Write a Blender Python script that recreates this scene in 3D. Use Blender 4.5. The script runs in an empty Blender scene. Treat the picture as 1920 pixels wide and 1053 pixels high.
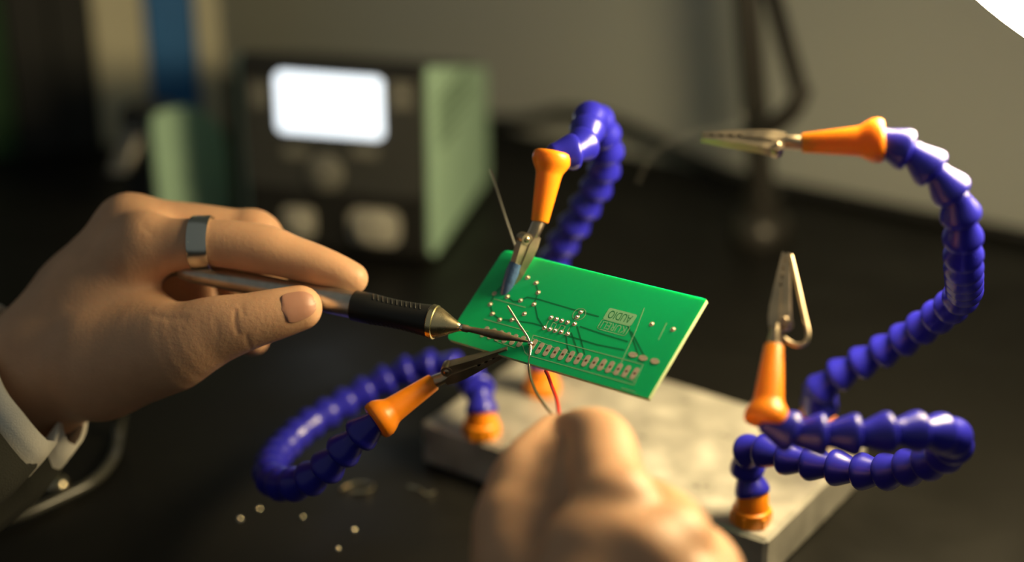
import bpy, math, random
import numpy as np
from mathutils import Matrix, Vector
random.seed(7); np.random.seed(7)
S = 0.01                      # everything below is measured in centimetres
# ------------------------------------------------------------------ camera
F = 3155.0; CX, CY = 960.0, 526.5; PITCH = math.radians(24.15)
cP, sP = math.cos(PITCH), math.sin(PITCH)
CAM = np.array([0, 0, 36.0]); FW = np.array([0, cP, -sP]); UP = np.array([0, sP, cP]); RT = np.array([1.0, 0, 0])
scene = bpy.context.scene; C = scene.collection
cd = bpy.data.cameras.new('camera'); cam = bpy.data.objects.new('camera', cd); C.objects.link(cam)
cam.location = (0, 0, 0.36); cam.rotation_euler = (math.pi/2-PITCH, 0, 0)
cd.sensor_width = 36; cd.lens = F/1920*36; cd.clip_start = 0.02; cd.clip_end = 20
cd.dof.use_dof = True; cd.dof.focus_distance = 0.575; cd.dof.aperture_fstop = 2.9
scene.camera = cam
# ------------------------------------------------------------------ light
w = bpy.data.worlds.new('room_light'); scene.world = w; w.use_nodes = True
w.node_tree.nodes['Background'].inputs[0].default_value = (0.95, 1.0, 0.90, 1)
w.node_tree.nodes['Background'].inputs[1].default_value = 0.125
LAMP_STRENGTH = 54.0; LAMP_COLOR = (1.0, 0.78, 0.42)
scene.view_settings.view_transform = 'Standard'; scene.view_settings.look = 'None'
scene.view_settings.gamma = 1.0; scene.view_settings.exposure = 0.0; scene.view_settings.use_curve_mapping = False

# ------------------------------------------------------------------ helpers
def P(px, py, d):
    return CAM + d*(FW + RT*(px-CX)/F - UP*(py-CY)/F)
def onz(px, py, z):
    r = FW + RT*(px-CX)/F - UP*(py-CY)/F
    return CAM + r*((z-CAM[2])/r[2])
def proj(q):
    v = np.asarray(q)-CAM; d = v@FW
    return CX+F*(v@RT)/d, CY-F*(v@UP)/d, d
def nrm(v):
    v = np.asarray(v, float); return v/np.linalg.norm(v)
def frame(o, x, up):
    x = nrm(x); z = np.asarray(up, float); z = nrm(z-x*(z@x)); y = np.cross(z, x)
    return np.asarray(o, float), np.stack([x, y, z], 1)
def framez(o, z, hint=(0.13, 0.2, 1.0)):
    z = nrm(z); x = np.asarray(hint, float); x = x-z*(x@z)
    if np.linalg.norm(x) < 1e-3: x = np.array([1.0, 0, 0])-z*z[0]
    x = nrm(x); y = np.cross(z, x)
    return np.asarray(o, float), np.stack([x, y, z], 1)
def xf(fr, v):
    return fr[0] + np.asarray(v, float)@fr[1].T
class MB:
    def __init__(s): s.v = []; s.f = []
    def add(s, v, f):
        n = len(s.v); s.v += [tuple(map(float, p)) for p in v]; s.f += [tuple(i+n for i in q) for q in f]; return s
    def box(s, lo, hi, fr=None, bev=0):
        x0, y0, z0 = lo; x1, y1, z1 = hi
        v = [(x, y, z) for z in (z0, z1) for y in (y0, y1) for x in (x0, x1)]
        if fr: v = xf(fr, v)
        return s.add(v, [(0,2,3,1),(4,5,7,6),(0,1,5,4),(2,6,7,3),(0,4,6,2),(1,3,7,5)])
    def lathe(s, prof, fr, n=28, sx=1, sy=1, cap=True):
        v = []; f = []
        for z, r in prof:
            for k in range(n):
                a = 2*math.pi*k/n; v.append((r*math.cos(a)*sx, r*math.sin(a)*sy, z))
        m = len(prof)
        for i in range(m-1):
            for k in range(n):
                k2 = (k+1) % n; f.append((i*n+k, i*n+k2, (i+1)*n+k2, (i+1)*n+k))
        if cap:
            f.append(tuple(range(n-1, -1, -1))); f.append(tuple((m-1)*n+k for k in range(n)))
        return s.add(xf(fr, v), f)
    def tube(s, pts, r, n=12, step=None, closed=False):
        pts = np.asarray(pts, float); rr = np.broadcast_to(np.asarray(r, float), (len(pts),))
        v = []; f = []; prev = None; m = len(pts)
        for i, p in enumerate(pts):
            t = nrm(pts[min(i+1, m-1)]-pts[max(i-1, 0)])
            if prev is None:
                h = np.array([0, 0, 1.0]) if abs(t[2]) < .9 else np.array([1.0, 0, 0])
                prev = nrm(h-t*(h@t))
            prev = nrm(prev-t*(prev@t)); b = np.cross(t, prev)
            for k in range(n):
                a = 2*math.pi*k/n; v.append(p+rr[i]*(math.cos(a)*prev+math.sin(a)*b))
        for i in range(m-1):
            for k in range(n):
                k2 = (k+1) % n; f.append((i*n+k, i*n+k2, (i+1)*n+k2, (i+1)*n+k))
        f.append(tuple(range(n-1, -1, -1))); f.append(tuple((m-1)*n+k for k in range(n)))
        return s.add(v, f)
    def prism(s, poly, y0, y1, fr):            # poly in local (x,z), extruded along local y
        n = len(poly)
        v = [(x, y0, z) for x, z in poly]+[(x, y1, z) for x, z in poly]
        f = [tuple(range(n)), tuple(range(2*n-1, n-1, -1))]+[(i, i+n, (i+1) % n+n, (i+1) % n) for i in range(n)]
        return s.add(xf(fr, v), f)
    def plate(s, poly, z0, z1, fr):            # poly in local (x,y), extruded along local z
        n = len(poly)
        v = [(x, y, z0) for x, y in poly]+[(x, y, z1) for x, y in poly]
        f = [tuple(range(n-1, -1, -1)), tuple(range(n, 2*n))]+[(i, (i+1) % n, (i+1) % n+n, i+n) for i in range(n)]
        return s.add(xf(fr, v), f)
    def loft(s, loops, cap=True):
        n = len(loops[0]); v = [p for l in loops for p in l]; f = []
        for i in range(len(loops)-1):
            for k in range(n):
                k2 = (k+1) % n; f.append((i*n+k, i*n+k2, (i+1)*n+k2, (i+1)*n+k))
        if cap: f.append(tuple(range(n-1, -1, -1))); f.append(tuple((len(loops)-1)*n+k for k in range(n)))
        return s.add(v, f)
ORG = {}
def mesh_data(name, v, f, m, smooth=True, angle=40):
    me = bpy.data.meshes.new(name)
    me.from_pydata([tuple(p) for p in v], [], f); me.update()
    if m: me.materials.append(m)
    if smooth:
        me.polygons.foreach_set('use_smooth', [True]*len(me.polygons))
        try: me.set_sharp_from_angle(angle=math.radians(angle))
        except Exception: pass
    return me
def obj(name, mb, m, parent=None, smooth=True, angle=40, bevel=0, subs=0):
    v = np.array(mb.v); root = parent
    if parent is None:
        o0 = np.array([(v[:,0].min()+v[:,0].max())/2, (v[:,1].min()+v[:,1].max())/2, v[:,2].min()])
    else: o0 = ORG[parent.name]
    import bmesh
    me = mesh_data(name, (v-o0)*S, mb.f, m, smooth, angle)
    bm = bmesh.new(); bm.from_mesh(me); bmesh.ops.recalc_face_normals(bm, faces=bm.faces); bm.to_mesh(me); bm.free()
    o = bpy.data.objects.new(name, me); C.objects.link(o)
    if parent is None: o.location = o0*S
    else: o.parent = parent
    ORG[o.name] = o0
    if bevel:
        b = o.modifiers.new('edge', 'BEVEL'); b.width = bevel*S; b.segments = 3; b.limit_method = 'ANGLE'; b.angle_limit = math.radians(35)
    if subs:
        b = o.modifiers.new('sub', 'SUBSURF'); b.levels = subs; b.render_levels = subs
    return o
def tag(o, label, cat, group=None, kind=None):
    o['label'] = label; o['category'] = cat
    if group: o['group'] = group
    if kind: o['kind'] = kind
    return o
def struct(o): o['kind'] = 'structure'; return o
def thing(name, loc, label, cat, group=None):
    o = bpy.data.objects.new(name, None); C.objects.link(o); o.empty_display_size = .02
    o.location = np.asarray(loc, float)*S; ORG[o.name] = np.asarray(loc, float)
    return tag(o, label, cat, group)
def inst(name, me, fr, parent):                # shared mesh (local cm already scaled) under parent
    o = bpy.data.objects.new(name, me); C.objects.link(o); o.parent = parent
    p = (fr[0]-ORG[parent.name])*S; R = fr[1]
    o.matrix_local = Matrix([[*R[0], p[0]], [*R[1], p[1]], [*R[2], p[2]], [0, 0, 0, 1]])
    ORG[o.name] = ORG[parent.name]
    return o
def spline(pts, n=40):
    pts = np.asarray(pts, float); m = len(pts); out = []
    for i in range(m-1):
        p0, p1, p2, p3 = pts[max(i-1, 0)], pts[i], pts[i+1], pts[min(i+2, m-1)]
        for k in range(n):
            t = k/n
            out.append(.5*((2*p1)+(-p0+p2)*t+(2*p0-5*p1+4*p2-p3)*t*t+(-p0+3*p1-3*p2+p3)*t**3))
    out.append(pts[-1]); return np.array(out)
def resample(pl, step=None, count=None):
    s = np.r_[0, np.cumsum(np.linalg.norm(np.diff(pl, axis=0), axis=1))]
    if count is None: count = max(2, int(round(s[-1]/step))+1)
    t = np.linspace(0, s[-1], count)
    return np.stack([np.interp(t, s, pl[:, i]) for i in range(3)], 1), s[-1]
def smoothpts(pts, step=.3): return resample(spline(pts), step)[0]
# ------------------------------------------------------------------ materials
def mat(name, col, rough=.5, metal=0, spec=.5, bump=0, bscale=40, var=0, vscale=8, sss=0, sssr=(1, .3, .15), coat=0, emis=None, estr=0, stretch=None, rvar=0, trans=0):
    m = bpy.data.materials.new(name); m.use_nodes = True; nt = m.node_tree; b = nt.nodes['Principled BSDF']
    L = nt.links.new; I = b.inputs
    I['Base Color'].default_value = (*col, 1); I['Roughness'].default_value = rough; I['Metallic'].default_value = metal
    I['Specular IOR Level'].default_value = spec; I['Coat Weight'].default_value = coat; I['Coat Roughness'].default_value = .15
    if sss:
        I['Subsurface Weight'].default_value = sss; I['Subsurface Radius'].default_value = sssr; I['Subsurface Scale'].default_value = .006
    if trans: I['Transmission Weight'].default_value = trans
    if emis: I['Emission Color'].default_value = (*emis, 1); I['Emission Strength'].default_value = estr
    tc = nt.nodes.new('ShaderNodeTexCoord'); mp = nt.nodes.new('ShaderNodeMapping'); L(tc.outputs['Object'], mp.inputs[0])
    k = 100.0
    mp.inputs['Scale'].default_value = tuple(k*x for x in (stretch or (1, 1, 1)))
    if var or rvar:
        n = nt.nodes.new('ShaderNodeTexNoise'); n.inputs['Scale'].default_value = vscale/10; n.inputs['Detail'].default_value = 5
        L(mp.outputs[0], n.inputs['Vector'])
        if var:
            mr = nt.nodes.new('ShaderNodeMapRange'); mr.inputs[1].default_value = .3; mr.inputs[2].default_value = .7
            mr.inputs[3].default_value = 1-var; mr.inputs[4].default_value = 1+var; L(n.outputs[0], mr.inputs[0])
            mx = nt.nodes.new('ShaderNodeVectorMath'); mx.operation = 'SCALE'; mx.inputs[0].default_value = col; L(mr.outputs[0], mx.inputs['Scale'])
            L(mx.outputs[0], I['Base Color'])
        if rvar:
            mr = nt.nodes.new('ShaderNodeMapRange'); mr.inputs[1].default_value = .3; mr.inputs[2].default_value = .7
            mr.inputs[3].default_value = max(0, rough-rvar); mr.inputs[4].default_value = min(1, rough+rvar); L(n.outputs[0], mr.inputs[0]); L(mr.outputs[0], I['Roughness'])
    if bump:
        n2 = nt.nodes.new('ShaderNodeTexNoise'); n2.inputs['Scale'].default_value = bscale/10; n2.inputs['Detail'].default_value = 6
        L(mp.outputs[0], n2.inputs['Vector']); bn = nt.nodes.new('ShaderNodeBump'); bn.inputs['Strength'].default_value = bump; bn.inputs['Distance'].default_value = .0005
        L(n2.outputs[0], bn.inputs['Height']); L(bn.outputs[0], I['Normal'])
    return m
M = dict(
    table=mat('black_worktop', (.006, .0058, .005), .48, spec=.22, rvar=.12, vscale=2, bump=.05, bscale=60),
    wall=mat('grey_wall', (.43, .45, .42), .85, var=.03, vscale=.5, bump=.05),
    floor=mat('grey_floor', (.2, .2, .19), .7, var=.1),
    blue=mat('blue_plastic', (.018, .017, .36), .28, spec=.5, sss=.06, sssr=(.3, .3, 1)),
    orange=mat('orange_plastic', (.95, .27, .008), .33, sss=.25, sssr=(1, .4, .05)),
    alu=mat('brushed_aluminium', (.46, .44, .385), .42, metal=.40, var=.22, vscale=7, rvar=.15, bump=.22, bscale=45),
    steel=mat('clip_steel', (.50, .41, .29), .36, metal=1, var=.10, vscale=14, rvar=.08),
    rivet=mat('rivet_steel', (.45, .36, .26), .3, metal=1),
    shrink=mat('blue_shrink_sleeve', (.06, .12, .26), .22, bump=.8, bscale=50, coat=.4),
    green=mat('green_solder_mask', (.0, .46, .165), .40, spec=.45, var=.04, vscale=3, sss=.6, sssr=(.15, .6, .25)),
    edge=mat('bare_board_edge', (.62, .72, .42), .6, var=.1, vscale=20),
    trace=mat('mask_over_copper', (.0, .17, .055), .38),
    silk=mat('pale_silkscreen', (.22, .50, .27), .6),
    pad=mat('tinned_pad', (.62, .52, .40), .45, metal=.4, var=.15, vscale=60),
    hole=mat('pad_hole', (.10, .02, .012), .6),
    dull=mat('dull_solder', (.50, .44, .33), .38, metal=.8),
    solder=mat('bright_solder', (.80, .74, .58), .18, metal=1),
    skin=mat('skin', (.58, .335, .20), .47, spec=.4, bump=.25, bscale=70, var=.08, vscale=7, sss=.22),
    nail=mat('finger_nail', (.40, .20, .14), .42, spec=.35, sss=.1),
    ring=mat('silver_ring', (.62, .63, .58), .22, metal=1),
    tube=mat('brushed_steel_tube', (.52, .51, .47), .36, metal=1, var=.1, vscale=30),
    rubber=mat('black_rubber', (.012, .012, .011), .42, spec=.4),
    rib=mat('rubber_rib', (.03, .03, .028), .36, spec=.5),
    brass=mat('brass_cone', (.72, .61, .36), .27, metal=1, rvar=.06, vscale=20),
    tip=mat('oxidised_tip', (.19, .15, .10), .42, metal=.8, var=.25, vscale=40),
    wire=mat('tinned_wire', (.70, .62, .44), .25, metal=1),
    red=mat('red_insulation', (.55, .012, .008), .3),
    thinwire=mat('grey_wire', (.16, .16, .14), .5),
    cotton=mat('white_cotton', (.80, .76, .66), .9, bump=.4, bscale=200, sss=.1, sssr=(1, 1, 1)),
    sleeve=mat('dark_sleeve', (.022, .022, .016), .95, bump=.6, bscale=150),
    black=mat('black_plastic', (.016, .016, .015), .5, spec=.4),
    dark=mat('dark_grey_plastic', (.045, .047, .045), .55),
    mint=mat('pale_green_housing', (.36, .56, .42), .55, var=.03),
    print=mat('dark_green_print', (.12, .20, .13), .6),
    screen=mat('lit_screen', (.6, .65, .7), .3, emis=(.80, .90, 1.0), estr=1.55),
    button=mat('grey_button', (.17, .17, .15), .6),
    socket=mat('pale_socket', (.40, .39, .34), .5),
    beige=mat('beige_card', (.66, .62, .45), .8, var=.05),
    blueb=mat('blue_card', (.03, .17, .46), .6, var=.08),
    navy=mat('navy_card', (.012, .018, .10), .6),
    blackb=mat('black_card', (.02, .021, .02), .7),
    greenb=mat('green_card', (.015, .06, .018), .7),
    paper=mat('paper_block', (.6, .58, .5), .9),
    lampm=mat('lamp_black_metal', (.03, .028, .024), .4, metal=.3),
    white=mat('lamp_white_shell', (.8, .78, .7), .4),
    cable=mat('grey_cable', (.05, .05, .042), .30, spec=.6),
    glow=mat('lamp_diffuser', (1, 1, 1), .5, emis=LAMP_COLOR, estr=LAMP_STRENGTH),
)
# ------------------------------------------------------------------ setting: bench, wall, floor
YAW = math.radians(32.0)
WA = onz(930, 236, 0); WB = onz(1920, 437, 0); wd = nrm(WB-WA); wn = np.array([-wd[1], wd[0], 0])   # wall line, wn points behind the wall
if wn[1] < 0: wn = -wn
wfr = (WA, np.stack([wd, wn, np.array([0, 0, 1.0])], 1))
struct(obj('wall_back', MB().box((-160, 0, -75), (130, 6, 170), wfr), M['wall'], smooth=False))
ffr = (np.array([0, 0, 0.0]), np.eye(3))
struct(obj('floor', MB().box((-220, -120, -77), (220, 260, -75), ffr), M['floor'], smooth=False))
wb = thing('workbench', onz(960, 700, 0)*[1, 1, 0]+[0, 0, -75], 'black matt workbench top running back to the grey wall', 'table')
obj('worktop', MB().box((-150, -112, -3.5), (120, -.05, 0), wfr), M['table'], wb, smooth=False, bevel=.2)
for x, y in ((-146, -108), (116, -108), (-146, -6), (116, -6)):
    obj('leg', MB().box((x-2, y-2, -75), (x+2, y+2, -3.5), wfr), M['lampm'], wb, smooth=False)

# ------------------------------------------------------------------ desk lamp
LC = P(2014, -74, 55.5); LN = nrm((-.58, -.18, -.79)); LR = 7.0
lb = onz(1426, 446, 0)
lamp = thing('desk_lamp', lb, 'black jointed desk lamp with a glowing white round head', 'lamp')
lf = framez(LC, LN)
obj('diffuser', MB().lathe([(-.1, LR*.5), (0, LR*.97)]+[(LR*.40*math.sin(a), LR*.97*math.cos(a)) for a in np.linspace(.12, 1.5, 14)], lf, 64), M['glow'], lamp)
obj('lamp_head', MB().lathe([(.03, LR*.975), (.03, LR), (-.5, LR*1.005), (-1.3, LR*.8), (-1.9, LR*.4), (-2.1, LR*.15), (-1.95, LR*.1), (-1.1, LR*.7), (-.3, LR*.96)], lf, 64), M['white'], lamp)
elb = np.array([lb[0]-5.5, lb[1]-2, 47.0]); hj = LC-LN*2.6
obj('base_plate', MB().lathe([(0, 1.7), (.5, 1.75), (1.2, 1.5), (1.5, 1.1), (2.6, 1.0)], framez(lb, (0, 0, 1)), 40), M['lampm'], lamp)
p1 = P(1400, 0, 89.0); t0 = lb+np.array([0, 0, 2.2]); dirn = nrm(p1-t0)
elb = t0+dirn*46
obj('lower_arm', MB().tube([t0, elb], .72, 14), M['lampm'], lamp)
s0 = P(1498, 168, 86.5); s1 = P(1450, 0, 87.5); sd = nrm(s1-s0)
obj('support_rod', MB().tube([s0, s0+sd*36], .52, 12), M['lampm'], lamp)
obj('bracket', MB().tube(smoothpts([P(1505, 160, 86.5), P(1490, 200, 86.8), P(1455, 232, 87.5), P(1425, 240, 88.3)]), .55, 12), M['lampm'], lamp)
obj('elbow_joint', MB().lathe([(-1.3, .9), (-1.3, 1.3), (1.3, 1.3), (1.3, .9)], framez(elb, (1, .2, 0)), 24), M['lampm'], lamp)
obj('upper_arm', MB().tube(smoothpts([elb, (elb+hj)/2+np.array([0, 0, 3.0]), hj]), .6, 12), M['lampm'], lamp)
obj('head_joint', MB().lathe([(-.7, .3), (-.6, .8), (.6, .8), (.7, .3)], framez(hj, LN), 20), M['lampm'], lamp)

# ------------------------------------------------------------------ helping hand stand
by = math.radians(34.63); ba = np.array([-math.cos(by), math.sin(by), 0]); bb = np.array([math.sin(by), math.cos(by), 0])
FR = np.array([9.36, 52.5, 0.0]); BL_, BW_, BH_ = 16.0, 9.1, 2.0
hh = thing('helping_hand', FR+ba*8+bb*4.5, 'soldering stand with aluminium block and four blue jointed arms with orange nozzles', 'helping hand')
bfr = (FR, np.stack([-ba, bb, np.array([0, 0, 1.0])], 1))
obj('base_block', MB().box((-BL_, 0, 0), (0, BW_, BH_), bfr), M['alu'], hh, smooth=False, bevel=.16)
hh.children[0].modifiers['edge'].segments = 1
SEG = [(-.16, .28), (-.06, .38), (.0, .405), (.12, .43), (.3, .50), (.5, .58), (.64, .635), (.74, .66), (.83, .66), (.91, .62), (.95, .54), (.97, .43), (.97, .28)]
def local_mesh(name, mb, m, angle=40): return mesh_data(name, np.array(mb.v)*S, mb.f, m, True, angle)
I0 = (np.zeros(3), np.eye(3))
seg_me = local_mesh('arm_segment', MB().lathe(SEG, I0, 30), M['blue'], 60)
NOZ = [(0, .3), (0, .58), (.05, .665), (.18, .70), (.36, .69), (.52, .62), (.72, .50), (.85, .465), (2.5, .315), (2.54, .29), (2.54, .22), (2.3, .21)]
noz_me = local_mesh('nozzle', MB().lathe(NOZ, I0, 36), M['orange'], 50)
FIT = [(0, .72), (.12, .74), (.55, .73), (.62, .64), (1.15, .60), (1.3, .55), (1.36, .45)]
def fitting_mesh():
    mb = MB().lathe(FIT, I0, 36)
    mb.lathe([(0, .80), (.42, .80), (.46, .76)], I0, 6)
    return mb
fit_me = local_mesh('base_fitting', fitting_mesh(), M['orange'], 35)
# --- alligator clip in local space: x to the tip, z to the moving jaw
def jaw(stations, t=.045):
    loops = []
    for x, hw, zb, ze in stations:
        sg = 1 if zb > ze else -1
        loops.append([(x, -hw, ze), (x, -hw, zb), (x, hw, zb), (x, hw, ze), (x, hw-t, ze), (x, hw-t, zb-sg*t), (x, -hw+t, zb-sg*t), (x, -hw+t, ze)])
    mb = MB(); n = 8; v = [p for l in loops for p in l]; f = []
    for i in range(len(loops)-1):
        for k in range(n): f.append((i*n+k, i*n+(k+1) % n, (i+1)*n+(k+1) % n, (i+1)*n+k))
    for b, rev in ((0, 1), ((len(loops)-1)*n, 0)):
        for q in ((0, 1, 6, 7), (1, 2, 5, 6), (2, 3, 4, 5)):
            f.append(tuple(b+i for i in (q[::-1] if rev else q)))
    mb.v = v; mb.f = f; return mb
def xform(mb, fn):
    mb.v = [tuple(fn(*p)) for p in mb.v]; return mb
fx = [(.55, .25, -.20, .02), (.9, .27, -.26, .10), (1.3, .265, -.27, .06), (1.9, .24, -.235, .02)]
for i in range(9):
    x = 2.0+i*.15; fx.append((x, .235-.0125*i, -.225+.009*i, .0 if i % 2 else -.06))
mv = [(.72, .20, .36, .10), (.95, .215, .42, .08), (1.35, .21, .36, .06), (1.9, .20, .285, .02)]
for i in range(9):
    x = 2.0+i*.15; mv.append((x, .197-.010*i, .275-.016*i, .0 if i % 2 else .05))
jaw_me = local_mesh('lower_jaw', jaw(fx), M['steel'], 30)
mvj = jaw(mv)
mvj.lathe([(-.235, .10), (-.235, .20), (-.19, .22), (.19, .22), (.235, .20), (.235, .10)], framez((.82, 0, .26), (0, 1, 0), (1, 0, 0)), 22)
mjaw_me = local_mesh('upper_jaw', mvj, M['steel'], 30)
riv_me = local_mesh('rivet', MB().lathe([(-.29, .03), (-.28, .085), (-.24, .11), (.24, .11), (.28, .085), (.29, .03)], framez((.82, 0, .26), (0, 1, 0), (1, 0, 0)), 16), M['rivet'], 50)
bar = []
for x, ry, rz in ((-.35, .20, .20), (.0, .235, .225), (.2, .27, .22), (.42, .30, .19), (.62, .26, .21), (.72, .24, .20)):
    bar.append([(x, ry*math.cos(a), rz*math.sin(a)+(.035 if abs(math.sin(a)) < .2 else 0)) for a in np.linspace(0, 2*math.pi, 20, endpoint=False)])
bar_me = local_mesh('alligator_clip', MB().loft(bar), M['steel'], 40)
def rot_y(px, pz, ang):
    c, s = math.cos(ang), math.sin(ang)
    R = np.array([[c, 0, s], [0, 1, 0], [-s, 0, c]]); p = np.array([px, 0, pz])
    return p-R@p, R
def clip(nozzle_tip, direction, up, open_ang, sleeve=False, wire_lever=False):
    fr = frame(nozzle_tip, direction, up)
    c = inst('alligator_clip', bar_me, fr, hh)
    t, R = rot_y(.82, .26, open_ang)
    fr2 = (fr[0]+fr[1]@t, fr[1]@R)
    def sub(name, me, f2):
        o = bpy.data.objects.new(name, me); C.objects.link(o); o.parent = c
        Rl = fr[1].T@f2[1]; p = fr[1].T@(f2[0]-fr[0])*S
        o.matrix_local = Matrix([[*Rl[0], p[0]], [*Rl[1], p[1]], [*Rl[2], p[2]], [0, 0, 0, 1]]); return o
    sub('lower_jaw', jaw_me, fr); sub('upper_jaw', mjaw_me, fr2); sub('rivet', riv_me, fr)
    if sleeve:
        loops = []
        for x, ry, rz, zc in ((1.75, .26, .24, .17), (2.1, .275, .245, .16), (2.6, .25, .21, .14), (2.9, .22, .16, .12), (3.2, .20, .13, .10), (3.32, .17, .10, .09)):
            loops.append([(x, ry*math.cos(a), zc+rz*math.sin(a)*(1+.06*math.sin(7*x+3*a))) for a in np.linspace(0, 2*math.pi, 18, endpoint=False)])
        sub('shrink_sleeve', local_mesh('shrink_sleeve', MB().loft(loops), M['shrink'], 60), fr2)
    if wire_lever:
        mb = MB().tube(smoothpts([(3.15, 0, .12), (2.4, 0, .38), (1.2, 0, .78), (.5, 0, 1.0), (.15, 0, .93), (.1, 0, .6), (.3, 0, .25)], .1), .075, 10)
        sub('spring_lever', local_mesh('spring_lever', mb, M['steel'], 60), fr)
    return fr
def arm(base, ctrl, noz_base, noz_dir):
    """base: fitting point on the block; ctrl: centre line (x px, y px, depth) from the base to the nozzle."""
    fr = framez(base, (0, 0, 1), (1, 0, 0)); inst('base_fitting', fit_me, fr, hh)
    top = base+np.array([0, 0, 1.2])
    pts = [top, top+np.array([0, 0, .6])]+[P(*c) for c in ctrl]+[noz_base]
    pl, L = resample(spline(pts), .05)
    n = max(3, int(round(L/1.03))); q, _ = resample(pl, count=n+1)
    for i in range(n):                          # lips look back towards the base
        a = q[i+1]; d = q[i]-q[i+1]; f2 = framez(a, d, (.3, -.5, 1)); sc = np.linalg.norm(d)/1.0
        o = inst('arm_segment', seg_me, f2, hh)
    f3 = framez(noz_base-nrm(noz_dir)*.1, noz_dir); inst('nozzle', noz_me, f3, hh)
    return noz_base+nrm(noz_dir)*2.4
# circuit board frame (needed by the clips)
def rotv(wv):
    wv = np.asarray(wv, float); a = np.linalg.norm(wv); k = wv/a
    K = np.array([[0, -k[2], k[1]], [k[2], 0, -k[0]], [-k[1], k[0], 0]]); return np.eye(3)+math.sin(a)*K+(1-math.cos(a))*K@K
PO = np.array([2.0395, 51.9279, 11.2719]); PR = rotv((.5493, -.2904, -.6698)); PLn, PWd = 8.9266, 4.0503
PN = PR[:, 2]; pfr = (PO, PR)
def puv(px, py):
    r = FW + RT*(px-CX)/F - UP*(py-CY)/F; t = ((PO-CAM)@PN)/(r@PN); q = CAM+t*r-PO
    return np.array([q@PR[:, 0], q@PR[:, 1]])
def ppt(px, py, h=0): u = puv(px, py); return PO+PR@np.array([u[0], u[1], h])
# arm A: near right corner
fa = onz(1408, 975, 2)
nb = P(1437, 790, 51.6); nd = P(1452, 640, 52.3)-nb
tipA = arm(fa, [(1397, 872, 62.6), (1402, 842, 61.8), (1432, 842, 61.0), (1475, 858, 60.2), (1530, 868, 59.4), (1588, 880, 58.6), (1645, 886, 57.8), (1695, 878, 56.8), (1740, 866, 55.8), (1780, 846, 54.6), (1790, 822, 53.3), (1762, 811, 52.2), (1702, 808, 51.6), (1638, 814, 51.4), (1576, 815, 51.4), (1520, 812, 51.6), (1470, 812, 51.6)], nb, nd)
clip(tipA, P(1478, 462, 53.6)-tipA, RT*.9-FW*.3, .02, wire_lever=True)
# arm B: front left corner
fb = onz(903, 812, 2)
nb = P(706, 789, 58.8); tgt = ppt(968, 647, .0)
ndB = P(812, 716, 59.3)-nb
tipB = arm(fb, [(893, 722, 69.6), (862, 690, 70.2), (810, 683, 70.6), (765, 694, 70.8), (715, 716, 70.8), (666, 744, 70.4), (619, 771, 69.6), (577, 797, 68.6), (542, 828, 67.2), (512, 860, 65.4), (505, 892, 63.6), (530, 908, 62.0), (570, 903, 60.8), (612, 878, 60.0), (645, 842, 59.4), (678, 812, 59.0)], nb, ndB)
cf = clip(tipB, tgt-tipB, PN*.75+UP*.5, .03)
# arm C: back of the block, behind the board
fc = onz(1016, 733, 2)
nb = P(1036, 290, 60.0); ndC = P(1016, 395, 59.9)-nb
tipC = arm(fc, [(1014, 610, 71.2), (1024, 530, 69.8), (1045, 474, 68.8), (1071, 432, 68.0), (1098, 386, 67.2), (1124, 342, 66.4), (1139, 296, 65.4), (1134, 250, 64.2), (1112, 216, 63.0), (1102, 236, 61.8), (1098, 268, 61.0), (1078, 286, 60.4), (1052, 272, 60.0)], nb, ndC)
clip(tipC, ppt(966, 520, .12)-tipC, PN*1.0-RT*.75, .05, sleeve=True)
# arm D: back right corner, reaching up
fd = onz(1530, 800, 2)
nb = P(1652, 263, 52.6); nd = P(1512, 268, 53.0)-nb
tipD = arm(fd, [(1540, 770, 65.8), (1528, 742, 65.4), (1562, 708, 64.8), (1611, 682, 64.2), (1655, 658, 63.6), (1702, 632, 62.8), (1742, 604, 61.8), (1780, 578, 60.6), (1806, 552, 59.2), (1808, 530, 57.6), (1807, 508, 56.0), (1806, 468, 54.4), (1804, 412, 53.4), (1790, 364, 52.8), (1754, 322, 52.5), (1704, 282, 52.5)], nb, nd)
clip(tipD, P(1312, 258, 53.4)-tipD, -UP*.8-FW*.45, .02)

# ------------------------------------------------------------------ circuit board
pcb = thing('circuit_board', PO, 'green circuit board held by two clips, rows of solder pads', 'circuit board')
def rrect(x0, x1, y0, y1, r, n=5):
    out = []
    for cx, cy, a0 in ((x1-r, y1-r, 0), (x0+r, y1-r, 90), (x0+r, y0+r, 180), (x1-r, y0+r, 270)):
        for k in range(n+1):
            a = math.radians(a0+90*k/n); out.append((cx+r*math.cos(a), cy+r*math.sin(a)))
    return out
outl = rrect(-PLn/2, PLn/2, -PWd/2, PWd/2, .05, 3)
def board_outline():                             # left corners are rounder than the right ones
    out = []
    for cx, cy, r, a0 in ((PLn/2-.06, PWd/2-.06, .06, 0), (-PLn/2+.22, PWd/2-.22, .22, 90), (-PLn/2+.22, -PWd/2+.22, .22, 180), (PLn/2-.06, -PWd/2+.06, .06, 270)):
        for k in range(7):
            a = math.radians(a0+15*k); out.append((cx+r*math.cos(a), cy+r*math.sin(a)))
    return out
bo = board_outline()
core = obj('board', MB().plate(bo, -.15, 0, pfr), M['green'], pcb, angle=30)
core.data.materials.append(M['edge'])
for pl_ in core.data.polygons:
    if abs(pl_.normal @ Vector(PN)) < .7: pl_.material_index = 1
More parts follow.
